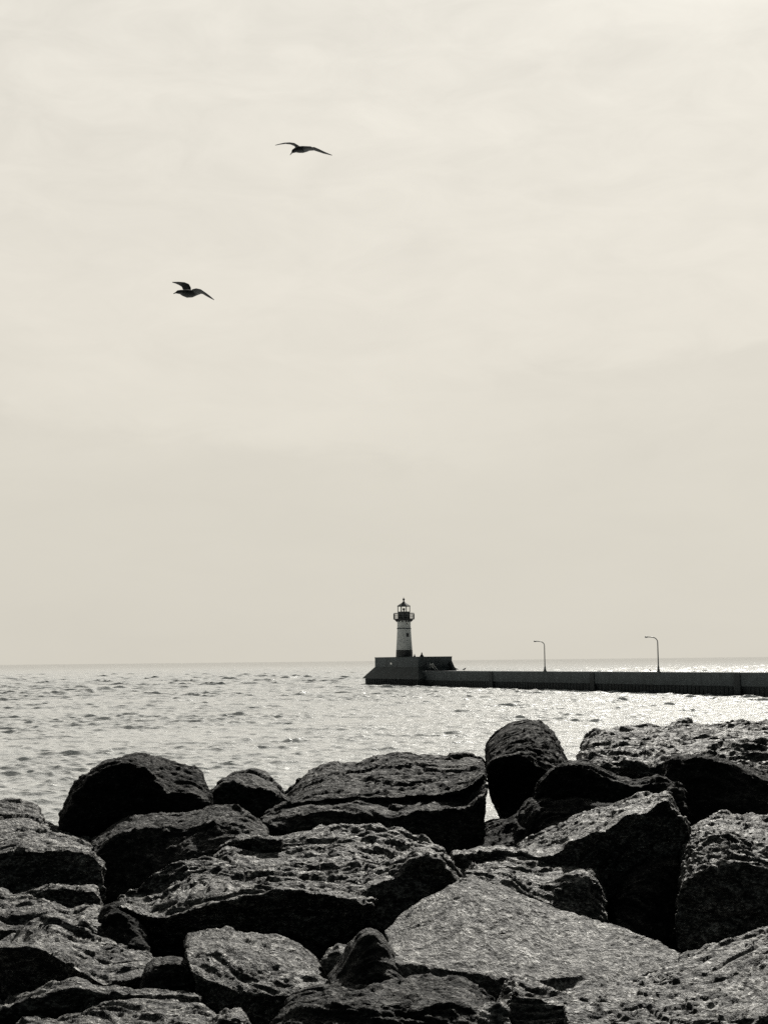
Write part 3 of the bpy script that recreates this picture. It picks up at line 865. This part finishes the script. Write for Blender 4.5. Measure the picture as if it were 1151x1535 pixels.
# stair with pale hand rails down the pier side of the platform
st = empty('stair', (*pp(0.9, 2.8), ZT))
tag(st, 'narrow stair with two pale handrails leading off the lighthouse platform', 'stair')
mb = MB()
for k in range(9):
    f = k / 9
    mb.box(pp(0.55, 1.55 + 1.6 * (k + .5) / 9), u, v, 0.5, 0.105, ZT, ZT + 1.5 * (1 - f))
mb.build('steps', M_CONC, st)
for s0 in (1.72, 2.16):
    pa = pp(1.12, s0); pb = pp(1.12, s0 + 1.0)
    mb = MB()
    mb.tube([(*pa, ZT + 1.3), (*pb, ZT + 0.12)], 0.085)
    mb.tube([(*pa, ZT + 1.3), (*pa, ZT + 0.5)], 0.03)
    mb.build('handrail', M_RAIL, st)

# ------------------------------------------------------------------ lighthouse
LD = 252.5
lx = at(606, 985, LD)
C = np.array([lx[0], LD])
mpx = LD / F
def zy(py): return at(606, py, LD)[2]
lh = empty('lighthouse', (C[0], C[1], ZD + 0.14))
tag(lh, 'small white tapered lighthouse with black base band and lantern', 'lighthouse')
def lathe(name, prof, mat, n=32, ph=0.0, par=lh, smooth=False):
    mb = MB(); mb.lathe(C, prof, n, ph)
    return mb.build(name, mat, par, origin=(C[0], C[1], ZD) if par is lh else None, smooth=smooth)
zb0 = ZD + 0.142
lathe('base_band', [(12.9 * mpx, zb0), (12.6 * mpx, zb0 + 0.12), (12.2 * mpx, zy(974.3))], M_BLACK)
tw = lathe('tower_wall', [(12.05 * mpx, zy(974.3)), (11.2 * mpx, zy(960.5)), (11.35 * mpx, zy(960.4)), (11.35 * mpx, zy(960)), (11.1 * mpx, zy(959.9)), (10.2 * mpx, zy(943))], M_WHITE)
lathe('seam_band', [(10.4 * mpx, zy(943)), (10.8 * mpx, zy(942.7)), (10.8 * mpx, zy(941.7)), (10.3 * mpx, zy(941.4))], M_CONC)
lathe('upper_wall', [(10.1 * mpx, zy(941.4)), (9.9 * mpx, zy(930.5))], M_WHITE)
for k in range(12):
    a = 2 * math.pi * (k + 0.5) / 12
    dr_ = np.array([math.cos(a), math.sin(a)]); tn = np.array([-dr_[1], dr_[0]])
    mb = MB()
    r0, r1 = 9.9 * mpx, 13.6 * mpx
    w2 = 0.07
    q = lambda r, s, z: (C[0] + dr_[0] * r + tn[0] * s, C[1] + dr_[1] * r + tn[1] * s, z)
    z1, z0 = zy(928.9), zy(933.0)
    mb.add([q(r0, -w2, z0), q(r0, -w2, z1), q(r1, -w2, z1), q(r1, -w2, z1 - 0.15), q(r0, w2, z0), q(r0, w2, z1), q(r1, w2, z1), q(r1, w2, z1 - 0.15)],
           [(0, 1, 2, 3), (7, 6, 5, 4), (0, 3, 7, 4), (3, 2, 6, 7), (2, 1, 5, 6), (1, 0, 4, 5)])
    mb.build('bracket', M_BLACK, lh)
lathe('gallery_deck', [(9.8 * mpx, zy(929.6)), (15.6 * mpx, zy(928.7)), (15.8 * mpx, zy(928.6)), (15.8 * mpx, zy(927.4)), (9.8 * mpx, zy(927.2))], M_BLACK)
rl = MB()
for k in range(14):
    a = 2 * math.pi * (k + 0.3) / 14
    rr = 15.2 * mpx
    rl.tube([(C[0] + rr * math.cos(a), C[1] + rr * math.sin(a), zy(927.6)), (C[0] + rr * math.cos(a), C[1] + rr * math.sin(a), zy(919.2))], 0.035, 6)
for zz, rad in ((919.3, 0.045), (922.0, 0.03), (924.8, 0.03)):
    pts = [(C[0] + 15.2 * mpx * math.cos(2 * math.pi * k / 28), C[1] + 15.2 * mpx * math.sin(2 * math.pi * k / 28), zy(zz)) for k in range(29)]
    rl.tube(pts, rad, 6)
rl.build('gallery_railing', M_STEEL, lh)
for sx in (-1, 1):
    mb = MB(); mb.box((C[0] + sx * 14.6 * mpx, C[1] - 0.6), (1, 0), (0, 1), 0.13, 0.2, zy(927.3), zy(920.6))
    mb.build('fog_signal_box', M_BLACK, lh)
lathe('lantern_drum', [(10.0 * mpx, zy(930.4)), (10.0 * mpx, zy(917.3)), (9.6 * mpx, zy(916.9))], M_BLACK, n=8, ph=math.pi / 8)
gl_ = lathe('lantern_glass', [(9.1 * mpx, zy(916.85)), (9.1 * mpx, zy(909.2))], M_GLASS, n=8, ph=math.pi / 8)
for k in range(8):
    a = math.pi / 8 + 2 * math.pi * k / 8
    mb = MB(); rr = 9.55 * mpx
    mb.tube([(C[0] + rr * math.cos(a), C[1] + rr * math.sin(a), zy(916.9)), (C[0] + rr * math.cos(a), C[1] + rr * math.sin(a), zy(908.9))], 0.075, 6)
    mb.build('glazing_bar', M_STEEL, lh)
mb = MB(); mb.lathe(C, [(0.1, zy(917)), (0.1, zy(915)), (0.22, zy(914.6)), (0.24, zy(912.3)), (0.1, zy(911.6))], 14)
mb.build('lamp_lens', M_LENS, lh)
rf = lathe('roof', [(9.0 * mpx, zy(909.3)), (10.6 * mpx, zy(908.9)), (10.6 * mpx, zy(908.2)), (6.4 * mpx, zy(905.6)), (3.0 * mpx, zy(903.6)), (1.2 * mpx, zy(901.8)), (0.9 * mpx, zy(900.4))], M_ROOF, n=8, ph=math.pi / 8)
mb = MB(); mb.lathe(C, [(0.06, zy(900.6)), (0.12, zy(900.2)), (0.2, zy(899.2)), (0.22, zy(898.4)), (0.15, zy(897.2)), (0.03, zy(896.6)), (0.02, zy(894.6))], 14)
fb = mb.build('ventilator_ball', M_BLACK, lh, smooth=True)
# windows on the camera side
def window(py, wpx, hpx, frame, pane, sx=5.0, rad=10.4):
    rr = rad * mpx
    a = math.asin(sx / rad)
    nrm_ = np.array([math.sin(a), -math.cos(a)]); tn = np.array([nrm_[1] * -1, nrm_[0]])
    c = C + nrm_ * (rr + 0.02)
    fr = MB(); fr.box(c, tn, nrm_, wpx * mpx / 2 + 0.06, 0.08, zy(py + hpx / 2) - 0.06, zy(py - hpx / 2) + 0.06)
    f = fr.build('window', frame, lh)
    pn = MB(); pn.box(c + nrm_ * 0.085, tn, nrm_, wpx * mpx / 2, 0.02, zy(py + hpx / 2), zy(py - hpx / 2))
    o = pn.build('pane', pane, None, origin=tuple(lh.location))
    o.parent = f; o.location = (0, 0, 0)
M_PANE = plain_mat('dark_pane', (0.03, 0.03, 0.03), 0.1)
M_GLINT = plain_mat('glint_pane', (0.8, 0.8, 0.76), 0.15, 0.05)  # pale colour stands in for the glint on the upper window
window(934.3, 1.7, 3.6, M_STEEL, M_GLINT, rad=9.95)
window(952.3, 2.6, 4.6, M_CONC, M_PANE, rad=10.75)

# ------------------------------------------------------------------ lamp posts on the pier
def lamp_post(px, base_y, top_y, arm_px, D, label):
    b = at(px, base_y, D)
    b[2] = ZT
    top = at(px, top_y, D)[2]
    dx = arm_px * D / F
    o = empty('street_lamp', tuple(b))
    tag(o, label, 'street lamp', 'curved lamp posts on the pier')
    mb = MB(); mb.lathe(b[:2], [(0.30, ZT), (0.30, ZT + 0.06), (0.17, ZT + 0.25), (0.10, ZT + 0.8), (0.08, ZT + 0.82)], 12)
    mb.build('base', M_STEEL, o)
    r = dx * 0.45
    pts = [(b[0], b[1], ZT + 0.7), (b[0], b[1], (ZT + top) / 2), (b[0], b[1], top - r)]
    for k in range(1, 8):
        a = math.pi / 2 * k / 7
        pts.append((b[0] - r * (1 - math.cos(a)), b[1], top - r + r * math.sin(a) * 0.93))
    pts.append((b[0] - dx * 0.8, b[1], top - 0.01))
    rad = [0.085, 0.075, 0.065] + [0.06] * 7 + [0.05]
    mb = MB(); mb.tube(pts, rad, 10)
    mb.build('pole', M_STEEL, o, smooth=True)
    mb = MB(); mb.tube([(b[0] - dx * 0.76, b[1], top - 0.02), (b[0] - dx * 0.84, b[1], top - 0.01), (b[0] - dx * 0.98, b[1], top - 0.02), (b[0] - dx * 1.02, b[1], top - 0.03)], [0.05, 0.10, 0.10, 0.04], 10)
    mb.build('lamp_head', M_STEEL, o, smooth=True)


lamp_post(816.5, 1006.5, 961, 15.5, 203.8, 'thin curved lamp post nearer the lighthouse, halfway along the pier')
lamp_post(986.5, 1008, 954.5, 18.5, 177.5, 'thin curved lamp post on the pier farther from the lighthouse')

# ------------------------------------------------------------------ small fittings and gulls
def perched(px, D, h, z, label, flip=1):
    b = at(px, 1000, D); b[2] = z
    s = h / 0.5
    mb = MB()
    f = flip
    mb.tube([(b[0] + f * .30 * s, b[1], z + .20 * s), (b[0] + f * .14 * s, b[1], z + .25 * s), (b[0], b[1], z + .27 * s), (b[0] - f * .12 * s, b[1], z + .33 * s), (b[0] - f * .17 * s, b[1], z + .43 * s), (b[0] - f * .22 * s, b[1], z + .46 * s), (b[0] - f * .32 * s, b[1], z + .43 * s)],
            [.02 * s, .07 * s, .11 * s, .09 * s, .055 * s, .055 * s, .012 * s], 10)
    for q in (-.02, .03):
        mb.tube([(b[0] + q * s, b[1] + q * 2, z + 0.18 * s), (b[0] + q * s, b[1] + q * 2, z)], .014 * s, 6)
    o = mb.build('perched_gull', M_FEATHER, None, origin=tuple(b), smooth=True)
    tag(o, label, 'gull', 'gulls standing on the pier')


def cone(px, D, w_, h, z, label, name='vent_cowl', cat='vent'):
    b = at(px, 1000, D)
    mb = MB(); mb.lathe(b[:2], [(w_, z), (w_ * .9, z + h * .12), (w_ * .45, z + h * .45), (w_ * .28, z + h * .62), (w_ * .3, z + h * .8), (w_ * .1, z + h)], 12)
    o = mb.build(name, M_BLACK, None, origin=(b[0], b[1], z))
    tag(o, label, cat)


cone(632.3, 245.5, 0.40, 0.75, ZD + 0.14, 'pointed vent cowl on the platform right of the lighthouse')
cone(621.5, 248.5, 0.24, 0.5, ZD + 0.14, 'small squat bollard at the foot of the lighthouse tower', 'bollard', 'bollard')
perched(683.5, 237, 0.62, ZT, 'dark gull standing nearest the platform end of the pier')
perched(695.5, 233.5, 0.55, ZT, 'second dark gull standing along the pier from the platform', -1)
perched(974, 178.5, 0.34, ZT + 0.05, 'tiny gull resting on the pier left of the farther lamp post')

# ------------------------------------------------------------------ flying gulls
def gull(label, D, body, wings, tail, beak):
    """body: [(px,py,dy,radius_px)], wings: list of sections [(lead x,y,dy),(trail x,y,dy),thick_px]"""
    k = D / F
    org = at(body[2][0], body[2][1], D)
    def P(x, y, dy=0.0):
        return at(x, y, D + dy)
    mb = MB()
    mb.tube([P(*b[:3]) for b in body], [b[3] * k * 1.12 for b in body], 16)
    for secs in wings + [tail]:
        vs, fs = [], []
        m = 10
        mids = [(P(*l) + P(*t)) / 2 for (l, t, th) in secs]
        for si, (l, t, th) in enumerate(secs):
            L, T_ = P(*l), P(*t)
            ch = T_ - L
            span = mids[min(si + 1, len(secs) - 1)] - mids[max(si - 1, 0)]
            nn = np.cross(ch, span); nn = nn / (np.linalg.norm(nn) + 1e-9)
            # aerofoil ring
            for i in range(m):
                a = 2 * math.pi * i / m
                x = 0.5 - 0.5 * math.cos(a)
                y = math.sin(a) * 0.5 * (1.0 - 0.45 * x)
                camber = 0.06 * math.sin(math.pi * x)
                vs.append(L + ch * x + nn * (th * 1.5 * k * y + np.linalg.norm(ch) * camber * 0))
        ns = len(secs)
        for i in range(ns - 1):
            for j in range(m):
                j2 = (j + 1) % m
                fs.append((i * m + j, i * m + j2, (i + 1) * m + j2, (i + 1) * m + j))
        fs.append(tuple(range(m))[::-1]); fs.append(tuple((ns - 1) * m + j for j in range(m)))
        mb.add(vs, fs)
    tmp = mb.build('tmp', M_FEATHER, None, origin=tuple(org))
    md = tmp.modifiers.new('r', 'REMESH'); md.mode = 'VOXEL'; md.voxel_size = 0.0042
    ms = tmp.modifiers.new('s', 'SMOOTH'); ms.iterations = 2; ms.factor = 0.3
    dg = bpy.context.evaluated_depsgraph_get()
    ev = bpy.data.meshes.new_from_object(tmp.evaluated_get(dg))
    bpy.data.objects.remove(tmp)
    ev.name = 'flying_gull'
    ev.materials.clear(); ev.materials.append(M_FEATHER)
    ev.polygons.foreach_set('use_smooth', np.ones(len(ev.polygons), bool))
    o = bpy.data.objects.new('flying_gull', ev)
    COL.objects.link(o); o.location = org
    tag(o, label, 'gull', 'gulls gliding in the sky')
    b = MB(); b.tube([P(*q[:3]) for q in beak], [q[3] * k for q in beak], 8)
    b.build('beak', M_BEAK, o, origin=tuple(org), smooth=True)
    return o


gull('upper dark gull gliding with its wings spread wide', 33.0,
     body=[(438.6, 227.8, -.18, 1.6), (440.2, 226.4, -.14, 2.7), (443, 225, -.08, 3.2), (448, 224.2, 0, 4.6), (454, 224.0, .1, 4.8), (460, 223.2, .2, 3.9), (466, 221.8, .3, 2.4)],
     wings=[[((452, 221, .05), (447, 226, .12), 2.2), ((447, 217.6, .15), (443, 223.5, .32), 2.0), ((441, 214.3, .3), (442.6, 219.6, .5), 1.8), ((434, 213.6, .45), (436, 216.6, .62), 1.5), ((426, 214.2, .6), (428.5, 215.6, .72), 1.3), ((419, 215.8, .72), (420, 216.6, .8), 1.0), ((412.5, 217.6, .84), (412.8, 217.9, .86), 0.7)],
            [((454, 221.6, -.1), (458, 228.0, .1), 2.4), ((462, 220.8, -.25), (464, 226, .0), 2.2), ((471, 220.6, -.4), (471, 225.6, -.15), 2.0), ((478, 223.4, -.5), (477, 227.6, -.28), 1.7), ((486, 227.4, -.58), (485.5, 230.4, -.42), 1.4), ((498, 232.6, -.64), (497.5, 233.0, -.6), 0.8)]],
     tail=[((460, 221.2, .2), (461, 225.6, .3), 1.6), ((467, 220.6, .4), (468, 224.0, .5), 1.2)],
     beak=[(439.0, 227.6, -.18, 1.3), (436.8, 230.0, -.22, 0.8), (434.9, 232.4, -.25, 0.35)])
gull('lower dark gull with one wing raised and its head forward', 31.0,
     body=[(264.5, 438.4, -.20, 1.5), (267.3, 437.8, -.18, 2.5), (270.4, 437.6, -.13, 2.9), (275, 439.0, -.06, 4.4), (281, 440.2, 0, 5.6), (288, 440.2, .06, 5.2), (295, 438.6, .12, 3.8), (301, 437.8, .2, 2.6)],
     wings=[[((287, 436, .05), (276, 438.5, .18), 2.4), ((286.4, 430.5, .12), (274.5, 434.5, .3), 2.2), ((283.5, 425.6, .22), (272.6, 430.2, .42), 1.9), ((277, 423.0, .32), (268.8, 427.6, .5), 1.6), ((268, 422.4, .42), (263.6, 425.2, .55), 1.3), ((258.4, 422.8, .5), (258.6, 423.4, .56), 0.8)],
            [((288, 433.6, -.1), (294, 442, .1), 2.4), ((294, 432.2, -.22), (301, 440.4, .02), 2.2), ((301, 433.6, -.32), (304.6, 441, -.1), 1.9), ((309, 439.0, -.4), (308.4, 443.4, -.22), 1.5), ((315, 443.6, -.46), (313.5, 446.2, -.34), 1.2), ((321.5, 449.4, -.5), (320.9, 449.9, -.46), 0.7)]],
     tail=[((293, 436.2, .15), (294, 441.0, .25), 1.6), ((302, 437.0, .32), (302.5, 440.2, .42), 1.2)],
     beak=[(265.4, 438.2, -.20, 1.3), (262.6, 439.3, -.23, 0.9), (260.2, 440.4, -.26, 0.4)])
